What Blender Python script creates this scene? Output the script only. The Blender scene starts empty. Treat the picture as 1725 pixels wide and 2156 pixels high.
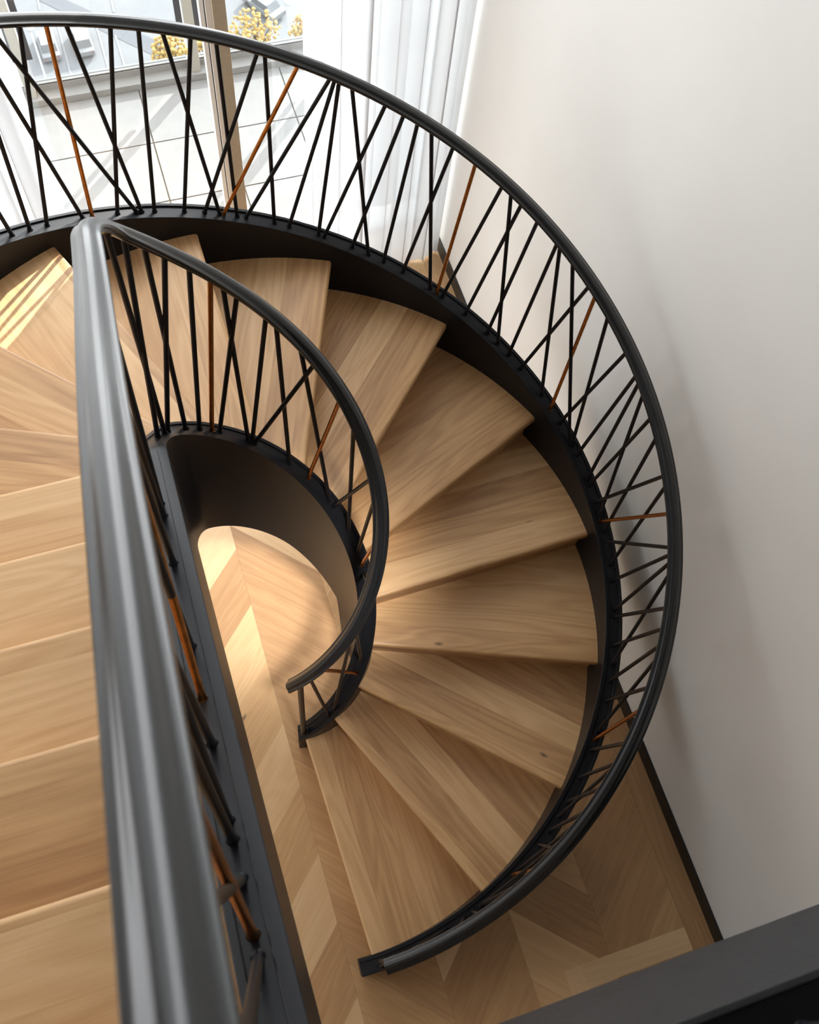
import bpy, bmesh, math, random
from mathutils import Vector, Matrix
random.seed(11)
SC = bpy.context.scene
COL = SC.collection
PI = math.pi

OUTER_BARS = [(10.128, 10.282, 0), (10.008, 9.936, 0), (9.653, 9.912, 0), (9.293, 9.811, 0), (9.893, 9.648, 0), (9.59, 9.514, 1), (9.259, 9.413, 0), (9.422, 9.177, 0), (9.173, 9.029, 0), (8.726, 8.904, 0), (8.971, 8.745, 0), (8.606, 8.606, 0), (8.832, 8.366, 0), (8.342, 8.328, 0), (8.702, 8.126, 1), (8.544, 7.929, 0), (8.236, 7.905, 0), (8.02, 7.881, 0), (7.636, 7.804, 0), (7.977, 7.579, 0), (7.766, 7.459, 0), (7.516, 7.367, 0), (7.123, 7.276, 0), (7.358, 7.113, 0), (7.065, 6.95, 1), (7.017, 6.738, 0), (6.479, 6.676, 0), (6.806, 6.58, 0), (6.59, 6.441, 0), (6.364, 6.263, 0), (5.975, 6.244, 0), (5.581, 6.124, 0), (6.229, 5.932, 0), (5.855, 5.869, 1), (5.538, 5.725, 0), (5.73, 5.466, 0), (5.456, 5.317, 0), (5.26, 5.274, 0), (4.976, 5.207, 0), (5.216, 5.039, 0), (4.852, 4.924, 0), (5.082, 4.664, 0), (4.602, 4.621, 0), (4.933, 4.424, 1), (4.78, 4.213, 0), (4.482, 4.184, 0), (4.266, 4.146, 0), (3.862, 4.098, 0), (4.218, 3.853, 0), (4.007, 3.733, 0), (3.742, 3.642, 0), (3.363, 3.584, 0), (3.598, 3.368, 0), (3.306, 3.243, 1), (3.224, 3.008, 0), (3.008, 2.883, 0), (2.686, 2.902, 0), (2.811, 2.715, 0), (2.566, 2.557, 0), (2.206, 2.513, 0), (2.441, 2.23, 0), (2.158, 2.081, 1), (1.827, 2.408, 0), (1.836, 2.009, 0), (1.75, 1.62, 0), (1.673, 1.404, 0), (1.524, 0.881, 0), (1.303, 1.563, 0), (1.044, 1.299, 0)]
INNER_BARS = [(11.28, 11.319, 0), (11.712, 10.762, 0), (10.589, 10.421, 0), (11.146, 10.056, 0), (10.224, 9.643, 0), (9.917, 9.278, 1), (9.725, 8.808, 0), (9.038, 9.077, 0), (8.947, 8.28, 0), (8.025, 8.102, 0), (6.858, 7.627, 0), (8.889, 7.233, 0), (7.526, 6.59, 1), (6.148, 6.196, 0), (6.738, 5.202, 0), (5.668, 4.976, 0), (5.384, 4.208, 1), (5.192, 3.219, 0), (3.243, 2.461, 0), (1.836, 2.384, 0), (2.907, 1.212, 1), (1.596, 0.953, 0)]
FLIGHT_BARS = [(13.83, 12.826, 0), (14.012, 14.622, 0), (14.646, 15.083, 0), (16.005, 14.934, 1), (15.549, 15.697, 0), (16.36, 16.475, 0), (16.879, 16.418, 0), (16.994, 16.778, 0), (17.503, 16.984, 1), (17.215, 17.556, 0), (17.604, 18.007, 0)]
SKY, GLOW, SUN, EXPO, FILL = 2.9, 6.0, 10.5, 0.50, 2500.0
# ------------------------------------------------------------------ stair geometry
H = 0.18                       # riser
A0, DA = -1.544630, 0.390758   # angle of the first nosing, turn per step
Y0, GO = 0.02077, 0.25670      # first straight nosing, going of the straight flight
TS = 1 + (PI - A0) / DA        # step count where the straight flight begins
E_N = 0.0423                   # nosing projection
R_IN, R_OUT = 0.346, 1.2537    # tread ends
ZC = {'zo': [0.11396, -0.024997, -0.051435, 0.014253, -0.008439, 0.015129],
      'zi': [0.119846, 0.044412, -0.044038, -0.014159, 0.003876, -0.015713],
      'ho': [0.882565, 0.01613, -0.074456, 0.02072, -0.005147, -0.020387],
      'hi': [0.942776, -0.030016, 0.069213, 0.014616, -0.011557, 0.023602]}
ZEND = {'zo': .095, 'zi': .10, 'ho': .86, 'hi': .965}

def sm(x):
    x = min(1.0, max(0.0, x))
    return x * x * (3 - 2 * x)

def top(key, t):
    u = (min(12.0, max(.4, t)) - 6.5) / 6.5
    z = sum(c * u ** i for i, c in enumerate(ZC[key]))
    w = sm((t - 11.2) / 1.8)
    return H * t + z * (1 - w) + ZEND[key] * w

def poly_z(key, t):
    u = (t - 6.5) / 6.5
    return H * t + sum(c * u ** i for i, c in enumerate(ZC[key]))

def make_path(key, r, xs0, xs1, ta, tb, c0, c1, dt, k):
    """space curve over step count t: arc up to ta, straight flight from tb on, a bend between"""
    def P(t):
        if t <= ta:
            a = A0 + DA * (t - 1)
            return Vector((r * math.cos(a), r * math.sin(a), poly_z(key, max(t, .35))))
        if t >= tb:
            return Vector((xs0 + xs1 * (t - 13), Y0 - (t - TS) * GO, H * t + c0 + (c1 - c0) * sm((t - tb) / 3)))
        e = 1e-4; A = P(ta); B = P(tb); s = (t - ta) / (tb - ta)
        mA = (A - P(ta - e)) / e * dt; mB = (P(tb + e) - B) / e * dt * k
        return A * (2*s**3 - 3*s**2 + 1) + mA * (s**3 - 2*s**2 + s) + B * (-2*s**3 + 3*s**2) + mB * (s**3 - s**2)
    return P

def outer_pt(t, r):
    if t < TS:
        a = A0 + DA * (t - 1)
        return r * math.cos(a), r * math.sin(a)
    return -r, Y0 - (t - TS) * GO

def side_normal(f, t):
    """unit vector in plan pointing to the outside of the curve, and the direction of climb"""
    d = f(t + .003) - f(t - .003); d.z = 0; d.normalize()
    return Vector((d.y, -d.x, 0)), d

def outer_path(r, key):
    def P(t):
        x, y = outer_pt(t, r)
        return Vector((x, y, top(key, t)))
    return P

def offset(P, o, dz=0.0):
    def Q(t):
        n, d = side_normal(P, t)
        return P(t) + n * o + Vector((0, 0, dz))
    return Q

f_in = make_path('zi', .2746, -.242, .0046, 11.0, 13.0, .03, .05, 1.2, .4)    # well face of the inner stringer
f_rin = make_path('hi', .3209, -.262, .003, 10.8, 13.1, .84, .90, 1.5, .6)    # centre of the inner handrail
f_cin = offset(f_in, .0408)                            # where the inner bars stand
f_tin = offset(f_in, .0715)                            # tread side of the inner stringer
f_out = outer_path(R_OUT, 'zo')                        # tread face of the outer stringer
f_rout = outer_path(1.2895, 'ho')
f_cout = outer_path(1.2887, 'zo')

# ------------------------------------------------------------------ helpers
def link(name, bm, mat, parent=None, smooth=None, recalc=True):
    if recalc:
        bmesh.ops.recalc_face_normals(bm, faces=bm.faces[:])
    me = bpy.data.meshes.new(name)
    bm.to_mesh(me); bm.free()
    for m in (mat if isinstance(mat, (list, tuple)) else [mat]):
        me.materials.append(m)
    if smooth:
        for p in me.polygons: p.use_smooth = True
        me.set_sharp_from_angle(angle=math.radians(smooth))
    o = bpy.data.objects.new(name, me)
    COL.objects.link(o)
    if parent is not None: o.parent = parent
    return o

def thing(name, label, cat, group=None, loc=(0, 0, 0)):
    o = bpy.data.objects.new(name, None)
    o.empty_display_size = .1
    COL.objects.link(o); o.location = loc
    o['label'] = label; o['category'] = cat
    if group: o['group'] = group
    return o

def tag(o, label, cat, group=None):
    o['label'] = label; o['category'] = cat
    if group: o['group'] = group
    return o

def struct(name, bm, mat, label, cat, parent=None, smooth=None):
    o = link(name, bm, mat, parent, smooth)
    if parent is None:
        o['kind'] = 'structure'; o['label'] = label; o['category'] = cat
    return o

def box(bm, x0, x1, y0, y1, z0, z1, bev=0, mi=0):
    v = [bm.verts.new(p) for p in ((x0,y0,z0),(x1,y0,z0),(x1,y1,z0),(x0,y1,z0),(x0,y0,z1),(x1,y0,z1),(x1,y1,z1),(x0,y1,z1))]
    fs = [bm.faces.new([v[i] for i in q]) for q in ((3,2,1,0),(4,5,6,7),(0,1,5,4),(1,2,6,5),(2,3,7,6),(3,0,4,7))]
    for f in fs: f.material_index = mi
    if bev:
        es = list({e for f in fs for e in f.edges})
        bmesh.ops.bevel(bm, geom=es, offset=bev, segments=2, affect='EDGES', profile=.6)
    return v

def boxbm(*a, **k):
    bm = bmesh.new(); box(bm, *a, **k); return bm

def prism(bm, poly, z0, z1):
    lo = [bm.verts.new((x, y, z0)) for x, y in poly]
    hi = [bm.verts.new((x, y, z1)) for x, y in poly]
    n = len(poly)
    ft = bm.faces.new(hi); fb = bm.faces.new(lo[::-1])
    sd = [bm.faces.new((lo[i], lo[(i + 1) % n], hi[(i + 1) % n], hi[i])) for i in range(n)]
    return lo, hi, ft, fb, sd

def rod(bm, a, b, r, n=12, flare=0.0):
    a, b = Vector(a), Vector(b)
    d = (b - a); L = d.length; d.normalize()
    s = d.cross(Vector((0.31, .17, 1))).normalized() if abs(d.z) < .99 else d.cross(Vector((1, .2, 0))).normalized()
    u = d.cross(s)
    prof = [(0, r + flare), (.35 * flare, r + .8 * flare), (flare * 1.1, r + .25 * flare), (flare * 1.8, r)] if flare else [(0, r)]
    prof += [(L, r)]
    rings = []
    for h, q in prof:
        rings.append([bm.verts.new(a + d * h + (s * math.cos(2 * PI * i / n) + u * math.sin(2 * PI * i / n)) * q) for i in range(n)])
    for k in range(len(rings) - 1):
        for i in range(n):
            bm.faces.new((rings[k][i], rings[k][(i + 1) % n], rings[k + 1][(i + 1) % n], rings[k + 1][i]))
    bm.faces.new(rings[0][::-1]); bm.faces.new(rings[-1])

def sweep(bm, rings, close_ends=True):
    vs = [[bm.verts.new(p) for p in r] for r in rings]
    n = len(vs[0])
    for k in range(len(vs) - 1):
        for i in range(n):
            bm.faces.new((vs[k][i], vs[k][(i + 1) % n], vs[k + 1][(i + 1) % n], vs[k + 1][i]))
    if close_ends:
        bm.faces.new(vs[0][::-1]); bm.faces.new(vs[-1])

# ------------------------------------------------------------------ materials
def new_mat(name):
    m = bpy.data.materials.new(name); m.use_nodes = True
    nt = m.node_tree
    b = nt.nodes['Principled BSDF']
    return m, nt, b

def N(nt, typ, **kw):
    n = nt.nodes.new(typ)
    for k, v in kw.items():
        if k in n.inputs.keys() if hasattr(n.inputs, 'keys') else False: n.inputs[k].default_value = v
        else: setattr(n, k, v)
    return n

def plain(name, rgb, rough=.5, metal=0.0, spec=.5, noise=0.0, nscale=30.0, coat=0.0):
    m, nt, b = new_mat(name)
    b.inputs['Roughness'].default_value = rough
    b.inputs['Metallic'].default_value = metal
    b.inputs['Specular IOR Level'].default_value = spec
    b.inputs['Coat Weight'].default_value = coat
    if noise:
        tc = N(nt, 'ShaderNodeTexCoord')
        nz = N(nt, 'ShaderNodeTexNoise'); nz.inputs['Scale'].default_value = nscale; nz.inputs['Detail'].default_value = 4
        nt.links.new(tc.outputs['Object'], nz.inputs['Vector'])
        cr = N(nt, 'ShaderNodeValToRGB')
        cr.color_ramp.elements[0].position = .3; cr.color_ramp.elements[1].position = .7
        cr.color_ramp.elements[0].color = [c * (1 - noise) for c in rgb] + [1]
        cr.color_ramp.elements[1].color = [min(1, c * (1 + noise)) for c in rgb] + [1]
        nt.links.new(nz.outputs['Fac'], cr.inputs['Fac'])
        nt.links.new(cr.outputs['Color'], b.inputs['Base Color'])
        mr = N(nt, 'ShaderNodeMapRange')
        mr.inputs['To Min'].default_value = rough * .85; mr.inputs['To Max'].default_value = min(1, rough * 1.15)
        nt.links.new(nz.outputs['Fac'], mr.inputs['Value'])
        nt.links.new(mr.outputs['Result'], b.inputs['Roughness'])
    else:
        b.inputs['Base Color'].default_value = list(rgb) + [1]
    return m

def oak(name, dark, mid, light, board, tone=.16, rough=.42, streak=.20, ring=.055):
    """oak: UV runs along the grain (u) and across it (v), in metres. board > 0: glued lamellas of that width"""
    m, nt, b = new_mat(name)
    L = nt.links
    uv = N(nt, 'ShaderNodeUVMap'); uv.uv_map = 'grain'
    sep = N(nt, 'ShaderNodeSeparateXYZ'); L.new(uv.outputs['UV'], sep.inputs[0])
    def math_(op, a, bb=None, v=None):
        n = N(nt, 'ShaderNodeMath', operation=op)
        L.new(a, n.inputs[0])
        if bb is not None: L.new(bb, n.inputs[1])
        if v is not None: n.inputs[1].default_value = v
        return n.outputs[0]
    idx = math_('FLOOR', math_('DIVIDE', sep.outputs['Y'], v=board))
    wn = N(nt, 'ShaderNodeTexWhiteNoise', noise_dimensions='1D'); L.new(idx, wn.inputs['W'])
    # shift every lamella to its own piece of wood
    off = math_('MULTIPLY', wn.outputs['Value'], v=37.0)
    comb = N(nt, 'ShaderNodeCombineXYZ')
    L.new(math_('ADD', sep.outputs['X'], off), comb.inputs[0]); L.new(sep.outputs['Y'], comb.inputs[1]); L.new(off, comb.inputs[2])
    def mapped(sx, sy):
        mp = N(nt, 'ShaderNodeMapping'); mp.inputs['Scale'].default_value = (sx, sy, 1)
        L.new(comb.outputs[0], mp.inputs['Vector']); return mp.outputs[0]
    big = N(nt, 'ShaderNodeTexNoise'); big.inputs['Scale'].default_value = 1; big.inputs['Detail'].default_value = 2
    big.inputs['Distortion'].default_value = .5
    L.new(mapped(.9, 7), big.inputs['Vector'])
    # cathedral rings out of the iso-lines of the big noise
    rings = math_('SINE', math_('MULTIPLY', big.outputs['Fac'], v=62.0))
    fine = N(nt, 'ShaderNodeTexNoise'); fine.inputs['Scale'].default_value = 1; fine.inputs['Detail'].default_value = 5; fine.inputs['Roughness'].default_value = .65
    L.new(mapped(6, 300), fine.inputs['Vector'])
    med = N(nt, 'ShaderNodeTexNoise'); med.inputs['Scale'].default_value = 1; med.inputs['Detail'].default_value = 3
    L.new(mapped(.8, 75), med.inputs['Vector'])
    a = math_('MULTIPLY', rings, v=ring)
    c = math_('MULTIPLY', fine.outputs['Fac'], v=.24)
    d = math_('MULTIPLY', med.outputs['Fac'], v=streak)
    e = math_('MULTIPLY', wn.outputs['Value'], v=tone * 2)
    f = math_('ADD', math_('ADD', a, c), math_('ADD', d, e))
    f = math_('SUBTRACT', f, v=tone - .25 - (.24 - streak) / 2)
    cr = N(nt, 'ShaderNodeValToRGB')
    cr.color_ramp.elements[0].position = .22; cr.color_ramp.elements[0].color = list(dark) + [1]
    cr.color_ramp.elements[1].position = .8; cr.color_ramp.elements[1].color = list(light) + [1]
    el = cr.color_ramp.elements.new(.5); el.color = list(mid) + [1]
    L.new(f, cr.inputs['Fac'])
    # small knots
    vo = N(nt, 'ShaderNodeTexVoronoi'); vo.inputs['Scale'].default_value = 1
    L.new(mapped(2.1, 5.2), vo.inputs['Vector'])
    kn = N(nt, 'ShaderNodeMapRange'); kn.inputs['From Min'].default_value = .018; kn.inputs['From Max'].default_value = .05
    kn.inputs['To Min'].default_value = .35; kn.inputs['To Max'].default_value = 1
    L.new(vo.outputs['Distance'], kn.inputs['Value'])
    mx = N(nt, 'ShaderNodeMix', data_type='RGBA', blend_type='MULTIPLY'); mx.inputs['Factor'].default_value = 1
    L.new(cr.outputs['Color'], mx.inputs['A']); L.new(kn.outputs['Result'], mx.inputs['B'])
    L.new(mx.outputs['Result'], b.inputs['Base Color'])
    mr = N(nt, 'ShaderNodeMapRange'); mr.inputs['To Min'].default_value = rough + .1; mr.inputs['To Max'].default_value = rough - .06
    L.new(fine.outputs['Fac'], mr.inputs['Value']); L.new(mr.outputs['Result'], b.inputs['Roughness'])
    bp = N(nt, 'ShaderNodeBump'); bp.inputs['Strength'].default_value = .12; bp.inputs['Distance'].default_value = .002
    L.new(fine.outputs['Fac'], bp.inputs['Height']); L.new(bp.outputs['Normal'], b.inputs['Normal'])
    b.inputs['Specular IOR Level'].default_value = .5
    return m

M = {}
M['steel'] = plain('black_satin_steel', (.0088, .0092, .0112), .36, 0, .5)
M['steel'].node_tree.nodes['Principled BSDF'].inputs['IOR'].default_value = 1.28
M['rail'] = plain('black_handrail_steel', (.0075, .0079, .009), .25, 0, .58)
M['bronze'] = plain('bronze_bar', (.42, .17, .045), .32, 1.0, .5, noise=.2, nscale=50)
M['oak'] = oak('oak_tread', (.34, .170, .068), (.56, .330, .148), (.73, .482, .258), .108, tone=.17)
M['oak_floor'] = oak('oak_chevron', (.33, .170, .073), (.57, .350, .166), (.76, .54, .32), 50.0, tone=.19, streak=.10, ring=.025)
M['gap'] = plain('floor_joint', (.05, .03, .018), .8)
M['wall'] = plain('white_plaster', (.80, .797, .772), .85, 0, .3, noise=.015, nscale=3)
M['ceil'] = plain('white_ceiling', (.6, .6, .59), .9)
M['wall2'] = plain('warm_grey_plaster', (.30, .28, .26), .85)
M['black'] = plain('black_skirting', (.008, .0075, .007), .45)
M['matt'] = plain('matt_black', (.006, .006, .0065), .7, 0, .08)
M['grey'] = plain('charcoal_fascia', (.026, .0275, .030), .6, 0, .3, noise=.1, nscale=90)
M['frame_white'] = plain('white_aluminium', (.78, .79, .79), .4)
M['frame_taupe'] = plain('taupe_aluminium', (.34, .285, .21), .5, noise=.06, nscale=80)
M['gasket'] = plain('black_gasket', (.01, .01, .01), .6)
M['tile'] = plain('pale_terrace_tile', (.172, .171, .167), .8, noise=.06, nscale=14)
M['joint'] = plain('tile_joint', (.075, .067, .052), .9)
M['kerb'] = plain('white_kerb', (.19, .187, .18), .8, noise=.04, nscale=9)
M['cream'] = plain('cream_post', (.30, .28, .235), .5)
M['strip_shade'] = plain('post_shade', (.03, .035, .045), .5)
M['asphalt'] = plain('asphalt', (.150, .153, .158), .9, noise=.06, nscale=.6)
M['street_shadow'] = plain('painted_street_shadow', (.10, .105, .115), .9, noise=.06, nscale=.6)
M['paint'] = plain('road_paint', (.20, .205, .21), .8)
M['carwhite'] = plain('pale_car_paint', (.19, .195, .20), .3)
M['carglass'] = plain('car_glass', (.11, .115, .12), .5)
M['tail'] = plain('tail_light', (.25, .10, .08), .3)
M['tyre'] = plain('tyre', (.06, .06, .06), .8)
M['leaf'] = plain('yellow_leaves', (.40, .27, .075), .7, noise=.25, nscale=1.2)
M['bark'] = plain('bark', (.08, .07, .06), .9)
M['lamp'] = plain('white_lamp_head', (.35, .35, .35), .4)

def glass_mat(name, tint=(1, 1, 1)):
    m, nt, b = new_mat(name)
    nt.nodes.remove(b)
    out = nt.nodes['Material Output']
    tr = N(nt, 'ShaderNodeBsdfTransparent'); tr.inputs[0].default_value = list(tint) + [1]
    gl = N(nt, 'ShaderNodeBsdfGlossy'); gl.inputs['Roughness'].default_value = .02
    lw = N(nt, 'ShaderNodeLayerWeight'); lw.inputs['Blend'].default_value = .5
    pw = N(nt, 'ShaderNodeMath', operation='POWER'); pw.inputs[1].default_value = 5
    ma = N(nt, 'ShaderNodeMath', operation='MULTIPLY_ADD'); ma.inputs[1].default_value = .9; ma.inputs[2].default_value = .04
    mx = N(nt, 'ShaderNodeMixShader')
    nt.links.new(lw.outputs['Facing'], pw.inputs[0]); nt.links.new(pw.outputs[0], ma.inputs[0])
    nt.links.new(ma.outputs[0], mx.inputs[0]); nt.links.new(tr.outputs[0], mx.inputs[1]); nt.links.new(gl.outputs[0], mx.inputs[2])
    nt.links.new(mx.outputs[0], out.inputs[0])
    return m
M['glass'] = glass_mat('clear_glass', (.97, .98, .98))
M['bglass'] = glass_mat('balustrade_glass', (.86, .89, .91))

def sheer_mat():
    m, nt, b = new_mat('white_sheer_fabric')
    nt.nodes.remove(b)
    out = nt.nodes['Material Output']
    L = nt.links
    df = N(nt, 'ShaderNodeBsdfDiffuse'); df.inputs[0].default_value = (.72, .73, .745, 1)
    tl = N(nt, 'ShaderNodeBsdfTranslucent'); tl.inputs[0].default_value = (.54, .548, .56, 1)
    tp = N(nt, 'ShaderNodeBsdfTransparent')
    m1 = N(nt, 'ShaderNodeMixShader'); m1.inputs[0].default_value = .5
    L.new(df.outputs[0], m1.inputs[1]); L.new(tl.outputs[0], m1.inputs[2])
    m2 = N(nt, 'ShaderNodeMixShader')
    tc = N(nt, 'ShaderNodeTexCoord'); mp = N(nt, 'ShaderNodeMapping'); mp.inputs['Scale'].default_value = (600, 600, 600)
    nz = N(nt, 'ShaderNodeTexNoise'); nz.inputs['Scale'].default_value = 1; nz.inputs['Detail'].default_value = 1
    L.new(tc.outputs['Object'], mp.inputs[0]); L.new(mp.outputs[0], nz.inputs['Vector'])
    mr = N(nt, 'ShaderNodeMapRange'); mr.inputs['To Min'].default_value = .02; mr.inputs['To Max'].default_value = .10
    L.new(nz.outputs['Fac'], mr.inputs['Value']); L.new(mr.outputs['Result'], m2.inputs[0])
    L.new(m1.outputs[0], m2.inputs[1]); L.new(tp.outputs[0], m2.inputs[2])
    L.new(m2.outputs[0], out.inputs[0])
    return m
M['sheer'] = sheer_mat()
# ------------------------------------------------------------------ the staircase
stair = thing('curved_staircase', 'oak and black steel staircase curling up round an open well', 'staircase', loc=(0, 0, 0))

def set_grain(me, fn):
    uv = me.uv_layers.new(name='grain')
    for p in me.polygons:
        for li in p.loop_indices:
            co = me.vertices[me.loops[li].vertex_index].co
            uv.data[li].uv = fn(co, p.normal)

TIN = [(p.x, p.y) for p in (f_tin(9.0 + j * .11) for j in range(90))]

def line_of(k, off):
    """nosing line of step k moved by off towards the descending side: point, direction"""
    if k <= 12:
        a = A0 + DA * (k - 1)
        d = Vector((math.cos(a), math.sin(a)))
        m = Vector((math.sin(a), -math.cos(a)))
        return m * off, d, m
    d = Vector((-1, 0)); m = Vector((0, 1))
    return Vector((0, Y0 - (k - 13) * GO)) + m * (off - E_N), d, m

def at_radius(P, d, r):
    b = P.dot(d); c = P.dot(P) - r * r
    return P + d * (-b + math.sqrt(b * b - c))

def on_outer(k, off):
    P, d, m = line_of(k, off)
    if k <= 12: return at_radius(P, d, R_OUT + .006)
    y = P.y
    if y > 0: return Vector((-math.sqrt((R_OUT + .006) ** 2 - y * y), y))
    return Vector((-(R_OUT + .006), y))

def on_inner(k, off):
    P, d, m = line_of(k, off)
    if k <= 10: return at_radius(P, d, R_IN - .012)
    # march along the line from the inside until the tread side of the inner stringer is passed
    best = None
    for i in range(0, 400):
        q = P + d * (.10 + i * .001)
        # distance to inner stringer face centre line
        dm = 9
        for j in range(0, 90):
            x, y = TIN[j]
            dd = (q.x - x) ** 2 + (q.y - y) ** 2
            if dd < dm: dm = dd
        if best is None or dm < best[0]: best = (dm, q.copy())
    return best[1] - d * .012

RIS = .030       # riser stands this far behind the nosing edge
for k in range(1, 20):
    a0, b0 = on_inner(k, E_N), on_outer(k, E_N)
    back = E_N - RIS - .022
    if k < 19:
        a1, b1 = on_inner(k + 1, back), on_outer(k + 1, back)
    else:
        a1, b1 = a0 + Vector((0, -.10)), b0 + Vector((0, -.10))
    poly = [a0, b0]
    if k <= 12:
        n = 10
        ta, tb = math.atan2(b0.y, b0.x), math.atan2(b1.y, b1.x)
        if tb < ta: tb += 2 * PI
        for i in range(1, n):
            a = ta + (tb - ta) * i / n
            poly.append(Vector((math.cos(a), math.sin(a))) * (R_OUT + .006))
    poly += [b1, a1]
    if k <= 9:
        ta, tb = math.atan2(a1.y, a1.x), math.atan2(a0.y, a0.x)
        if ta < tb: ta += 2 * PI
        for i in range(1, 5):
            a = ta + (tb - ta) * i / 5
            poly.append(Vector((math.cos(a), math.sin(a))) * (R_IN - .012))
    bm = bmesh.new()
    lo, hi, ft, fb, sd = prism(bm, [(p.x, p.y) for p in poly], k * H - .038, k * H)
    bm.edges.ensure_lookup_table()
    es = [e for e in bm.edges if set(e.verts) in ({hi[0], hi[1]}, {lo[0], lo[1]})]
    bmesh.ops.bevel(bm, geom=es, offset=.011, segments=4, affect='EDGES', profile=.5)
    o = link('tread', bm, M['oak'], stair, smooth=50)
    P, d, m = line_of(k, 0)
    ro = random.random() * 9
    def fn(co, nrm, d=d, m=m, ro=ro, k=k):
        q = Vector((co.x, co.y))
        v = q.dot(m) - co.z * (1 if abs(nrm.z) < .5 else 0)
        return (q.dot(d) + ro, v + k * 1.37 + ro)
    set_grain(o.data, fn)
    # riser below this nosing
    ra, rb = on_inner(k, E_N - RIS), on_outer(k, E_N - RIS)
    mm = Vector((m.x, m.y)) * -.018
    bm = bmesh.new()
    z0 = 0.0 if k == 1 else (k - 1) * H - .01
    prism(bm, [(ra.x, ra.y), (rb.x, rb.y), (rb.x + mm.x, rb.y + mm.y), (ra.x + mm.x, ra.y + mm.y)], z0, k * H - .030)
    o = link('riser', bm, M['oak'], stair)
    set_grain(o.data, lambda co, nrm, d=d, ro=ro: (Vector((co.x, co.y)).dot(d) + ro * 2, co.z * .8 + ro * 3))

def ts(a, b, n): return [a + (b - a) * i / n for i in range(n + 1)]

def stringer(name, f, t0, t1, n, lipA, W, lipC, bottom, sgn=1):
    """two plates with a sunk flat bar between them; f gives the face nearest the well centre"""
    rings = []
    for t in ts(t0, t1, n):
        x, y, z = f(t); nv, tv = side_normal(f, t)
        zb = bottom(t, z)
        prof = [(0, zb), (0, z - .0015), (.0015, z), (lipA - .001, z), (lipA, z - .001), (lipA + .0005, z - .007), (W - lipC, z - .007), (W - lipC, z - .001), (W - lipC + .001, z), (W - .0015, z), (W, z - .0015), (W, zb)]
        rings.append([Vector((x, y, 0)) + nv * s + Vector((0, 0, zz)) for s, zz in prof])
    bm = bmesh.new(); sweep(bm, rings)
    return link(name, bm, M['steel'], stair, smooth=25)

def bot_in(t, z):
    if t > 6.2: return z - (.67 + .05 * sm((8.6 - t) / 2.4))
    return max(0.0, .51 - (6.2 - t) * 1.1)
def bot_out(t, z):
    return max(0.0, z - (.33 if t > 3 else 2))
inner_s = stringer('inner_stringer', f_in, .46, 19.0, 190, .0225, .0715, .0125, bot_in)
outer_s = stringer('outer_stringer', f_out, .80, 19.0, 200, .0155, .0670, .0125, bot_out)
# soffit under the flight
rings = []
for t in ts(1.6, 18.6, 120):
    xi, yi, _ = f_in(t); xo, yo, _ = f_out(t); nv, tv = side_normal(f_in, t); no, _d = side_normal(f_out, t)
    zs = max(.02, H * t - .20)
    A = Vector((xi, yi, 0)) + nv * .03; B = Vector((xo, yo, 0)) + no * .012
    rings.append([A + Vector((0, 0, zs)), B + Vector((0, 0, zs)), B + Vector((0, 0, zs - .015)), A + Vector((0, 0, zs - .015))])
bm = bmesh.new(); sweep(bm, rings)
soff = link('soffit', bm, M['wall'], stair, smooth=40)
soff['label'] = 'plain white underside of the flight'

# ------------------------------------------------------------------ balustrades
PROF = [(-.0185, -.0150), (.0185, -.0150), (.0200, -.0135), (.0200, -.0090), (.0245, -.0080), (.0255, -.0065), (.0255, -.0010), (.0240, .0010),
        (.0190, .0022), (.0158, .0040), (.0132, .0075), (.0095, .0108), (.0050, .0126), (.0, .0132),
        (-.0050, .0126), (-.0095, .0108), (-.0132, .0075), (-.0158, .0040), (-.0190, .0022), (-.0240, .0010), (-.0255, -.0010), (-.0255, -.0065), (-.0245, -.0080), (-.0200, -.0090), (-.0200, -.0135)]

def handrail(f, t0, t1, n, parent):
    rings = []
    for t in ts(t0, t1, n):
        nv, tv = side_normal(f, t)
        T = (f(t + .03) - f(t - .03)).normalized()
        U = T.cross(-nv).normalized()
        if U.z < 0: U = -U
        P = f(t)
        rings.append([P + nv * s + U * u for s, u in PROF])
    bm = bmesh.new(); sweep(bm, rings)
    return link('handrail', bm, M['rail'], parent, smooth=32)

outer_b = thing('outer_balustrade', 'black steel balustrade on the outer side of the curved stair, by the white wall', 'balustrade')
inner_b = thing('inner_balustrade', 'black steel balustrade round the open stair well, close handrail in front', 'balustrade')
handrail(f_rout, .92, 18.6, 210, outer_b)
handrail(f_rin, .36, 19.0, 230, inner_b)

def bars(L, fb, ft, parent):
    for tb, tt, br in L:
        bm = bmesh.new()
        rod(bm, fb(tb) - Vector((0, 0, .0075)), ft(tt) - Vector((0, 0, .0135)), 0.0070, 12, flare=.0035)
        o = link('baluster', bm, M['bronze'] if br else M['steel'], parent, smooth=40)
        if br: o['label'] = 'bronze coloured bar'
bars(OUTER_BARS, f_cout, f_rout, outer_b)
bars(INNER_BARS + FLIGHT_BARS, f_cin, f_rin, inner_b)
# bars of the straight upper run, left of the picture, in the same criss-cross rhythm
more = []
t = 10.5
while t < 18.2:
    more.append((t, t + random.choice((-.35, -.2, .1, .3, .45)), 1 if random.random() < .12 else 0)); t += .24
bars(more, f_cout, f_rout, outer_b)

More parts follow.
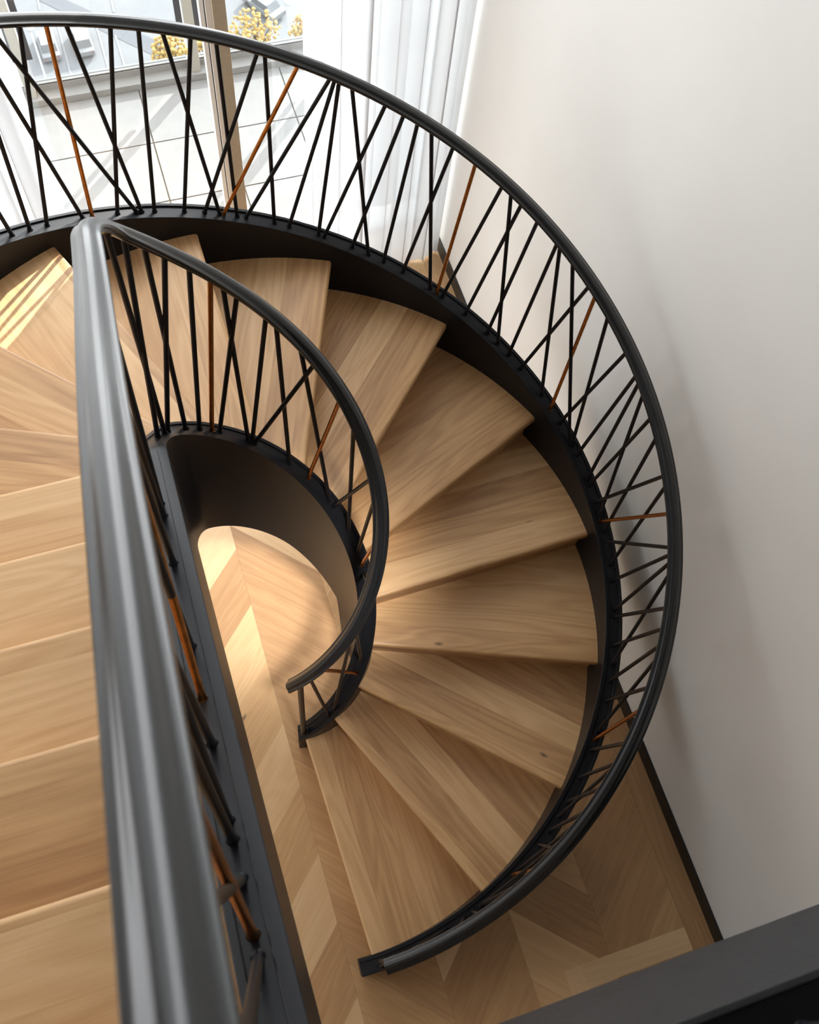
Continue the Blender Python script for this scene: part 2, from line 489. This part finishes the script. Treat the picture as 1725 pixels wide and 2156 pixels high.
def newel(fb, tb, ft, tt, parent):
    B, T = fb(tb), ft(tt)
    bm = bmesh.new()
    rod(bm, B - Vector((0, 0, .004)), T - Vector((0, 0, .0135)), .0115, 20)
    o = link('newel_post', bm, M['steel'], parent, smooth=40)
    nv, tv = side_normal(fb, tb)
    bm = bmesh.new()
    P = B - Vector((0, 0, .0075)); q = fb(tb + .05) - fb(tb - .05); sl = Vector((0, 0, q.z / math.hypot(q.x, q.y)))
    c = [P + nv * s * .0155 + (tv + sl) * u * .023 for s, u in ((-1, -1), (1, -1), (1, 1), (-1, 1))]
    lo = [bm.verts.new(p) for p in c]; hi = [bm.verts.new(p + Vector((0, 0, .008))) for p in c]
    bm.faces.new(lo[::-1]); bm.faces.new(hi)
    for i in range(4): bm.faces.new((lo[i], lo[(i + 1) % 4], hi[(i + 1) % 4], hi[i]))
    link('base_plate', bm, M['steel'], o)
newel(f_cin, .66, f_rin, .70, inner_b)
newel(f_cout, .96, f_rout, 1.0, outer_b)
# ------------------------------------------------------------------ the room
XW = 1.4225          # face of the skirting on the right wall
def chevron():
    """oak boards laid in chevron columns, each board a quad with its own grain"""
    bm = bmesh.new(); uvs = []
    S0, CW, PITCH = -.104, .357, .295
    X0, X1, YA, YB = -3.2, 1.3215, -4.0, 2.36
    gap = .0003
    for c in range(-12, 4):
        xa, xb = S0 + c * CW, S0 + (c + 1) * CW
        if xb < X0: continue
        s = -1 if c % 2 == 0 else 1
        ph = .677 if s > 0 else .511
        ya = ph + s * (0 if s < 0 else -CW)   # height of a joint line at xa
        n0 = int((YA - ya) / PITCH) - 4
        for i in range(n0, n0 + 34):
            y0 = ya + i * PITCH
            pts = [(xa + gap, y0 + gap), (xb - gap, y0 + s * CW + gap), (xb - gap, y0 + s * CW + PITCH - gap), (xa + gap, y0 + PITCH - gap)]
            if max(p[1] for p in pts) < YA or min(p[1] for p in pts) > YB: continue
            if c == 3: pts = [(min(p[0], X1), p[1]) for p in pts]
            pts = [(p[0], min(YB, max(YA, p[1]))) for p in pts]
            if abs(pts[0][1] - pts[3][1]) + abs(pts[1][1] - pts[2][1]) < .01: continue
            f = bm.faces.new([bm.verts.new((x, y, 0)) for x, y in pts])
            d = Vector((1, s)).normalized(); m = Vector((-s, 1)).normalized()
            r = random.randrange(0, 70)
            uvs.append((d, m, r))
    # border boards along the wall and in front of the cupboard
    def board(x0, x1, y0, y1, alongx):
        bm.faces.new([bm.verts.new(p) for p in ((x0, y0, .0004), (x1, y0, .0004), (x1, y1, .0004), (x0, y1, .0004))])
        uvs.append((Vector((1, 0)) if alongx else Vector((0, 1)), Vector((0, 1)) if alongx else Vector((1, 0)), random.randrange(0, 70)))
    yy = 2.36
    while yy > -4:
        board(1.3225, XW + .01, yy - 1.42, yy - .001, False); yy -= 1.42
    board(.835, 1.3215, -1.660, -1.566, True)
    board(.755, .834, -1.75, -1.566, False)
    bm.faces.ensure_lookup_table()
    lay = bm.loops.layers.uv.new('grain')
    for f, (d, m, r) in zip(bm.faces, uvs):
        u0, v0 = random.random() * 50, 50.0 * r + 25
        for l in f.loops:
            q = Vector((l.vert.co.x, l.vert.co.y))
            l[lay].uv = (q.dot(d) + u0, v0 + q.dot(m))
    # dark bed under the joints
    fb = bm.faces.new([bm.verts.new(p) for p in ((X0, YA, -.004), (XW + .02, YA, -.004), (XW + .02, YB, -.004), (X0, YB, -.004))])
    fb.material_index = 1
    for f in bm.faces:
        if f.normal.z < 0: f.normal_flip()
    o = link('floor', bm, [M['oak_floor'], M['gap']], recalc=False)
    o['kind'] = 'structure'; o['label'] = 'oak chevron parquet floor at the foot of the stair'; o['category'] = 'floor'
chevron()

ZT = 6.4
struct('wall_right', boxbm(1.432, 1.62, -4.0, 2.62, 0, ZT), M['wall'], 'plain white wall on the right of the stair', 'wall')
struct('baseboard_right', boxbm(XW, 1.432, -4.0, 2.36, 0, .098, bev=.002), M['black'], 'black skirting board along the white wall', 'skirting')
# window wall: solid left of the glazing
struct('wall_front', boxbm(-3.2, -2.2, 2.36, 2.5, 0, ZT), M['wall'], 'white wall left of the window', 'wall')
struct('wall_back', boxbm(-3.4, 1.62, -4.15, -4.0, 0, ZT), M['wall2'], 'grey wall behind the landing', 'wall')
bm = bmesh.new()
box(bm, -3.4, -3.2, -4.0, -.3, 0, ZT); box(bm, -3.4, -3.2, 2.2, 2.5, 0, ZT); box(bm, -3.4, -3.2, -.3, 2.2, 0, 1.7); box(bm, -3.4, -3.2, -.3, 2.2, 4.3, ZT)
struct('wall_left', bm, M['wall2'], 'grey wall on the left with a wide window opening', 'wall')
struct('ceiling', boxbm(-3.4, 1.62, -4.15, 2.62, ZT, ZT + .15), M['ceil'], 'white ceiling high above the stair', 'ceiling')

# glazing
w = bpy.data.objects.new('window_1', None); COL.objects.link(w); w.location = (0, 2.4, 0)
w['kind'] = 'structure'; w['label'] = 'tall glazed doors opening to the sunny terrace'; w['category'] = 'window'
def wpart(name, bm, mat, smooth=None):
    o = link(name, bm, mat, w, smooth); o.matrix_parent_inverse = Matrix.Translation((0, -2.4, 0)); return o
wpart('mullion', boxbm(.341, .397, 2.33, 2.47, 0, 6.2, bev=.002), M['frame_taupe'])
bm = bmesh.new(); box(bm, .319, .341, 2.37, 2.45, .03, 6.2, bev=.001)
wpart('door_stile', bm, M['frame_white'])
wpart('gasket', boxbm(.3145, .319, 2.39, 2.43, .03, 6.2), M['gasket'])
wpart('door_stile', boxbm(.296, .3145, 2.385, 2.44, .03, 6.2, bev=.001), M['frame_white'])
wpart('sill_track', boxbm(-2.2, 1.43, 2.36, 2.5, 0, .03, bev=.002), M['frame_white'])
wpart('head_frame', boxbm(-2.2, 1.43, 2.36, 2.5, 6.2, 6.4), M['frame_white'])
wpart('pane', boxbm(-2.2, .316, 2.405, 2.411, .03, 6.2), M['glass'])
wpart('pane', boxbm(.397, 1.43, 2.405, 2.411, .03, 6.2), M['glass'])

# sheer curtains
def curtain(label, x0, x1, y, amp, period, ztop, seed):
    rnd = random.Random(seed)
    ph = [rnd.random() * 6 for _ in range(4)]
    nx, nz = int((x1 - x0) / .006), 26
    bm = bmesh.new(); g = []
    for j in range(nz + 1):
        z = .012 + (ztop - .012) * j / nz
        row = []
        for i in range(nx + 1):
            x = x0 + (x1 - x0) * i / nx
            q = 2 * PI * x / period
            wv = math.sin(q + ph[0] + .6 * math.sin(q * .37 + ph[1]) + .05 * z)
            wv = math.copysign(abs(wv) ** .8, wv)
            dy = amp * (wv * (.8 + .35 * math.sin(q * .23 + ph[2])) + .22 * math.sin(2.3 * q + ph[3] + z * .3))
            row.append(bm.verts.new((x + amp * .35 * math.sin(q * 2 + ph[1]), y + dy, z)))
        g.append(row)
    for j in range(nz):
        for i in range(nx):
            bm.faces.new((g[j][i], g[j][i + 1], g[j + 1][i + 1], g[j + 1][i]))
    o = link('sheer_curtain', bm, M['sheer'], smooth=80)
    tag(o, label, 'curtain', 'white sheer curtains at the glazing')
curtain('white sheer curtain in soft folds beside the right wall', .655, 1.408, 2.10, .042, .125, 6.3, 3)
curtain('white sheer curtain hanging at the left edge of the glazing', -2.1, -.475, 2.10, .042, .125, 6.3, 8)

# ------------------------------------------------------------------ upper landing
bm = bmesh.new()
box(bm, -.235, 1.432, -4.0, -1.346, 3.12, 3.42); box(bm, -1.35, -.235, -4.0, -1.62, 3.12, 3.42); box(bm, -3.2, -1.35, -4.0, -1.346, 3.12, 3.42)
struct('floor_landing', bm, M['wall'], 'upper landing floor at the head of the stair', 'floor')
bm = bmesh.new()
box(bm, -.235, 1.432, -1.346, -1.339, 3.085, 3.572, bev=.0012)
struct('trim_1', bm, M['grey'], 'wide charcoal steel edge of the upper landing, low right corner', 'landing edge')
bm = bmesh.new(); box(bm, -.235, 1.432, -1.43, -1.346, 3.42, 3.570, bev=.0015)
struct('trim_2', bm, M['matt'], 'black steel kerb behind the charcoal landing edge', 'landing kerb')
lb = thing('landing_balustrade', 'black steel balustrade standing on the upper landing edge', 'balustrade')
rings = []
for x in ts(-.22, 1.43, 20):
    rings.append([Vector((x, -1.383 + s, 4.44 + u)) for s, u in PROF])
bm = bmesh.new(); sweep(bm, rings); link('handrail', bm, M['rail'], lb, smooth=32)
for x, dx, br in ((.222, .16, 0), (.40, -.13, 0), (.55, .07, 1), (.70, .2, 0), (.83, -.1, 0), (.98, .05, 0), (1.1, .18, 0), (1.25, -.12, 0), (.02, .1, 0), (.13, -.15, 0)):
    bm = bmesh.new(); rod(bm, (x, -1.381, 3.567), (x + dx, -1.383, 4.427), .0070, 12, flare=.0035)
    o = link('baluster', bm, M['bronze'] if br else M['steel'], lb, smooth=40)
# dark front of the cupboard below the landing
struct('wall_under_landing', boxbm(.83, 1.432, -1.74, -1.671, 0, 3.12), M['black'], 'dark panel under the landing', 'panel')

# ------------------------------------------------------------------ terrace
bm = bmesh.new()
box(bm, -5, 4, 2.5, 3.71, -.12, -.006, mi=1)
for r, (ya, yb) in enumerate(((2.41, 2.850), (2.850, 3.290), (3.290, 3.712))):
    for c in range(-10, 9):
        xa = .048 + c * .431
        box(bm, xa + .004, xa + .427, max(2.5, ya + .004), yb - .004, -.006, 0)
struct('floor_terrace', bm, [M['tile'], M['joint']], 'pale square paving tiles of the sunny terrace', 'paving')
gb = thing('glass_balustrade', 'glass balustrade with cream posts on a white kerb outside the window', 'balustrade', loc=(0, 3.8, 0))
inv = Matrix.Translation((0, -3.8, 0))
def gpart(name, bm, mat, smooth=None):
    o = link(name, bm, mat, gb, smooth); o.matrix_parent_inverse = inv; return o
bm = bmesh.new(); box(bm, -5, 4, 3.712, 3.84, -.12, .045, bev=.002); gpart('kerb', bm, M['kerb'])
bm = bmesh.new(); box(bm, -5, 4, 3.782, 3.835, .043, .088, bev=.0015); gpart('upstand', bm, M['kerb'])
bm = bmesh.new(); box(bm, -5, 4, 3.786, 3.791, .088, .094); gpart('gasket', bm, M['gasket'])
for x in (-2.5, -1.53, -.56, .41, 1.38, 2.35):
    bm = bmesh.new(); box(bm, x - .027, x + .027, 3.735, 3.779, .045, 1.15, bev=.002); gpart('post', bm, M['cream'])
    for s in (-1, 1):  # added dark strips imitating reflection and shade beside each post
        bm = bmesh.new(); box(bm, x + s * .050 - .018, x + s * .050 + .018, 3.80, 3.812, .26, 1.12); gpart('shade_strip', bm, M['strip_shade'])
for i in range(-3, 3):
    xa = .41 + i * .97
    bm = bmesh.new(); box(bm, xa + .04, xa + .93, 3.812, 3.822, .088, 1.12); gpart('glass_panel', bm, M['bglass'])

# ------------------------------------------------------------------ the street far below
CAMP = Vector((-.17957, -1.18131, 4.57946))
ROT = Matrix(((.9492923529, .2507306715, -.1896790952), (-.304948275, .8810968572, -.3614898033), (.076489073525, .40100181877, .9128783944)))
ZS = -70.0
def G(u, v, z=ZS):
    d = ROT @ Vector(((u - 862.5) / 2100.979, -(v - 1078) / 2100.979, -1))
    return CAMP + d * ((z - CAMP.z) / d.z)
bm = bmesh.new(); box(bm, -70, 90, 45, 160, ZS - .5, ZS)
struct('floor_street', bm, M['asphalt'], 'pale grey street far below the terrace', 'street')
bm = bmesh.new()  # cast shadow on the street, laid on as darker coloured faces
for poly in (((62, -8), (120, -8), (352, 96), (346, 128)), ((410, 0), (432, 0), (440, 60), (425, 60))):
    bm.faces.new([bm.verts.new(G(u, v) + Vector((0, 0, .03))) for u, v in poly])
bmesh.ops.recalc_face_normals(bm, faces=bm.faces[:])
o = struct('trim_3', bm, M['street_shadow'], 'shadow band painted dark across the street', 'road marking')
bm = bmesh.new()
for (u0, v0, u1, v1) in ((121, 52, 150, 160), (202, 52, 229, 148), (243, 75, 262, 138), (78, -10, 84, 22), (232, -8, 240, 26)):
    a, b = G(u0, v0), G(u1, v1); d = (b - a).normalized(); s = Vector((-d.y, d.x, 0)) * .09
    bm.faces.new([bm.verts.new(p + Vector((0, 0, .05))) for p in (a - s, b - s, b + s, a + s)])
bmesh.ops.recalc_face_normals(bm, faces=bm.faces[:])
struct('trim_4', bm, M['paint'], 'white painted parking lines on the street', 'road marking')

def car(label, u, v, L, W, yaw):
    p = G(u, v)
    t = thing('car', label, 'car', 'parked cars in the street', loc=p)
    t.rotation_euler = (0, 0, yaw)
    bm = bmesh.new()
    box(bm, -W / 2, W / 2, -L / 2, L / 2, .25, .85, bev=.14); link('body', bm, M['carwhite'], t, smooth=50)
    bm = bmesh.new()
    vs = box(bm, -W * .44, W * .44, -L * .36, L * .24, .82, 1.42)
    for q in vs[4:]: q.co.x *= .84; q.co.y = -L * .06 + (q.co.y + L * .06) * .62
    link('cabin', bm, M['carglass'], t)
    link('roof', boxbm(-W * .37, W * .37, -L * .245, L * .125, 1.41, 1.45, bev=.015), M['carwhite'], t)
    for sx in (-1, 1):
        link('tail_light', boxbm(sx * W * .36 - .12, sx * W * .36 + .12, -L / 2 - .01, -L / 2 + .03, .55, .7), M['tail'], t)
        for sy in (-1, 1):
            bm = bmesh.new(); rod(bm, (sx * (W / 2 - .17), sy * L * .31, .32), (sx * (W / 2 + .01), sy * L * .31, .32), .32, 16); link('wheel', bm, M['tyre'], t, smooth=40)
car('pale grey car in the middle parking bay, tail lights towards the terrace', 176, 97, 3.6, 1.75, .05)
car('pale grey car in the left parking bay beside the post', 104, 105, 3.8, 1.75, .05)
car('pale van half hidden behind the yellow tree at right', 556, 20, 4.6, 1.9, .55)

def tree(label, u, v, rad, hgt, seed):
    rnd = random.Random(seed)
    c = G(u, v, ZS + hgt)
    t = thing('street_tree', label, 'tree', 'yellow trees in the street', loc=(c.x, c.y, ZS))
    bm = bmesh.new()
    for i in range(300):
        while True:
            q = Vector((rnd.uniform(-1, 1), rnd.uniform(-1, 1), rnd.uniform(-1, 1)))
            if q.length < 1: break
        q = Vector((q.x * rad, q.y * rad, q.z * rad * .8)) + Vector((0, 0, hgt))
        s = rnd.uniform(.10, .22)
        r = bmesh.ops.create_icosphere(bm, subdivisions=1, radius=s, matrix=Matrix.Translation(q) @ Matrix.Rotation(rnd.random() * 6, 4, 'X'))
    link('crown', bm, M['leaf'], t)
    bm = bmesh.new(); rod(bm, (0, 0, 0), (0, 0, hgt), .13, 10)
    for i in range(6):
        a = i * 1.05; rod(bm, (0, 0, hgt - rad * .8), (math.cos(a) * rad * .6, math.sin(a) * rad * .6, hgt + .2 * rad), .05, 6)
    link('trunk', bm, M['bark'], t)
tree('yellow leaved tree right of the taupe mullion', 536, 72, 2.5, 7, 1)
tree('small yellow tree between the white post and the painted shadow band', 356, 108, 1.7, 4.5, 2)
tree('yellow tree close behind the cream post', 432, 90, 1.5, 4.6, 3)
tree('yellow tree cut by the edge of the right curtain', 650, 68, 1.9, 5.5, 4)
for lab, u, v in (('white street lamp head near the left cream post', 62, 58), ('white street lamp head beside the right curtain', 606, 4)):
    c = G(u, v, ZS + 8)
    t = thing('street_lamp', lab, 'street lamp', 'street lamps', loc=(c.x, c.y, ZS))
    bm = bmesh.new(); bmesh.ops.create_uvsphere(bm, u_segments=14, v_segments=8, radius=.36, matrix=Matrix.Translation((0, 0, 8)) @ Matrix.Diagonal((1, 1.5, .7, 1)))
    link('lamp_head', bm, M['lamp'], t, smooth=60)
    bm = bmesh.new(); rod(bm, (0, 0, 0), (0, 0, 7.9), .07, 8); link('pole', bm, M['frame_white'], t)

# ------------------------------------------------------------------ light
world = bpy.data.worlds.new('daylight'); SC.world = world; world.use_nodes = True
wn = world.node_tree
bg = wn.nodes['Background']
# hazy bright sky: a wide glow around the sun, an even white elsewhere
tcw = N(wn, 'ShaderNodeTexCoord')
dot = N(wn, 'ShaderNodeVectorMath', operation='DOT_PRODUCT'); dot.inputs[1].default_value = (.650, .637, .415)
wn.links.new(tcw.outputs['Generated'], dot.inputs[0])
mxm = N(wn, 'ShaderNodeMath', operation='MAXIMUM'); mxm.inputs[1].default_value = 0; wn.links.new(dot.outputs['Value'], mxm.inputs[0])
pwm = N(wn, 'ShaderNodeMath', operation='POWER'); pwm.inputs[1].default_value = 3; wn.links.new(mxm.outputs[0], pwm.inputs[0])
mam = N(wn, 'ShaderNodeMath', operation='MULTIPLY_ADD'); mam.inputs[1].default_value = GLOW; mam.inputs[2].default_value = SKY
wn.links.new(pwm.outputs[0], mam.inputs[0]); wn.links.new(mam.outputs[0], bg.inputs[1])
bg.inputs[0].default_value = (.975, .985, 1.0, 1)
sun = bpy.data.lights.new('sun', 'SUN'); sun.energy = SUN; sun.angle = math.radians(.6); sun.color = (1.0, .94, .86)
so = bpy.data.objects.new('sun', sun); COL.objects.link(so)
EL = math.radians(24.5); dv = Vector((-.715 * math.cos(EL), -.70 * math.cos(EL), -math.sin(EL)))
so.rotation_euler = dv.to_track_quat('-Z', 'Y').to_euler(); so.location = (4, 6, 8)
dl = thing('added_fill_spot', 'added fill spot in the ceiling, aimed down the stair well', 'added light', loc=(.30, -1.75, ZT))  # spot and its fitting are added, to brighten the well floor
bm = bmesh.new(); rod(bm, (0, 0, -.012), (0, 0, .0), .09, 28); link('fill_ring', bm, M['frame_white'], dl, smooth=40)
sp = bpy.data.lights.new('well_fill_spot', 'SPOT'); sp.energy = FILL; sp.spot_size = math.radians(11); sp.spot_blend = 1.0; sp.shadow_soft_size = .26; sp.color = (1.0, .98, .95)
spo = bpy.data.objects.new('well_fill_spot', sp); COL.objects.link(spo); spo.location = (.30, -1.75, ZT - .04)
spo.rotation_euler = (Vector((.02, .44, 0)) - Vector((.30, -1.75, ZT))).to_track_quat('-Z', 'Y').to_euler()
def portal(loc, rot, sx, sy):
    l = bpy.data.lights.new('window_daylight', 'AREA'); l.shape = 'RECTANGLE'; l.size = sx; l.size_y = sy
    l.cycles.is_portal = True
    o = bpy.data.objects.new('window_daylight', l); COL.objects.link(o); o.location = loc; o.rotation_euler = rot
portal((-.38, 2.56, 3.1), (-PI / 2, 0, 0), 3.6, 6.2)
portal((-3.45, .95, 3.0), (0, -PI / 2, 0), 2.6, 2.5)

# ------------------------------------------------------------------ camera
cam = bpy.data.cameras.new('camera'); co = bpy.data.objects.new('camera', cam); COL.objects.link(co)
m4 = ROT.to_4x4(); m4.translation = CAMP
co.matrix_world = m4
cam.sensor_fit = 'HORIZONTAL'; cam.sensor_width = 36; cam.lens = 2100.979 / 1725 * 36
cam.clip_start = .02; cam.clip_end = 500
cam.dof.use_dof = True; cam.dof.focus_distance = 3.6; cam.dof.aperture_fstop = 11
SC.camera = co
SC.view_settings.view_transform = 'Standard'; SC.view_settings.look = 'None'
SC.view_settings.gamma = 1; SC.view_settings.use_curve_mapping = False
SC.view_settings.exposure = EXPO
SC.cycles.use_denoising = True
SC.cycles.max_bounces = 10; SC.cycles.diffuse_bounces = 6; SC.cycles.transparent_max_bounces = 12
SC.cycles.sample_clamp_indirect = 8
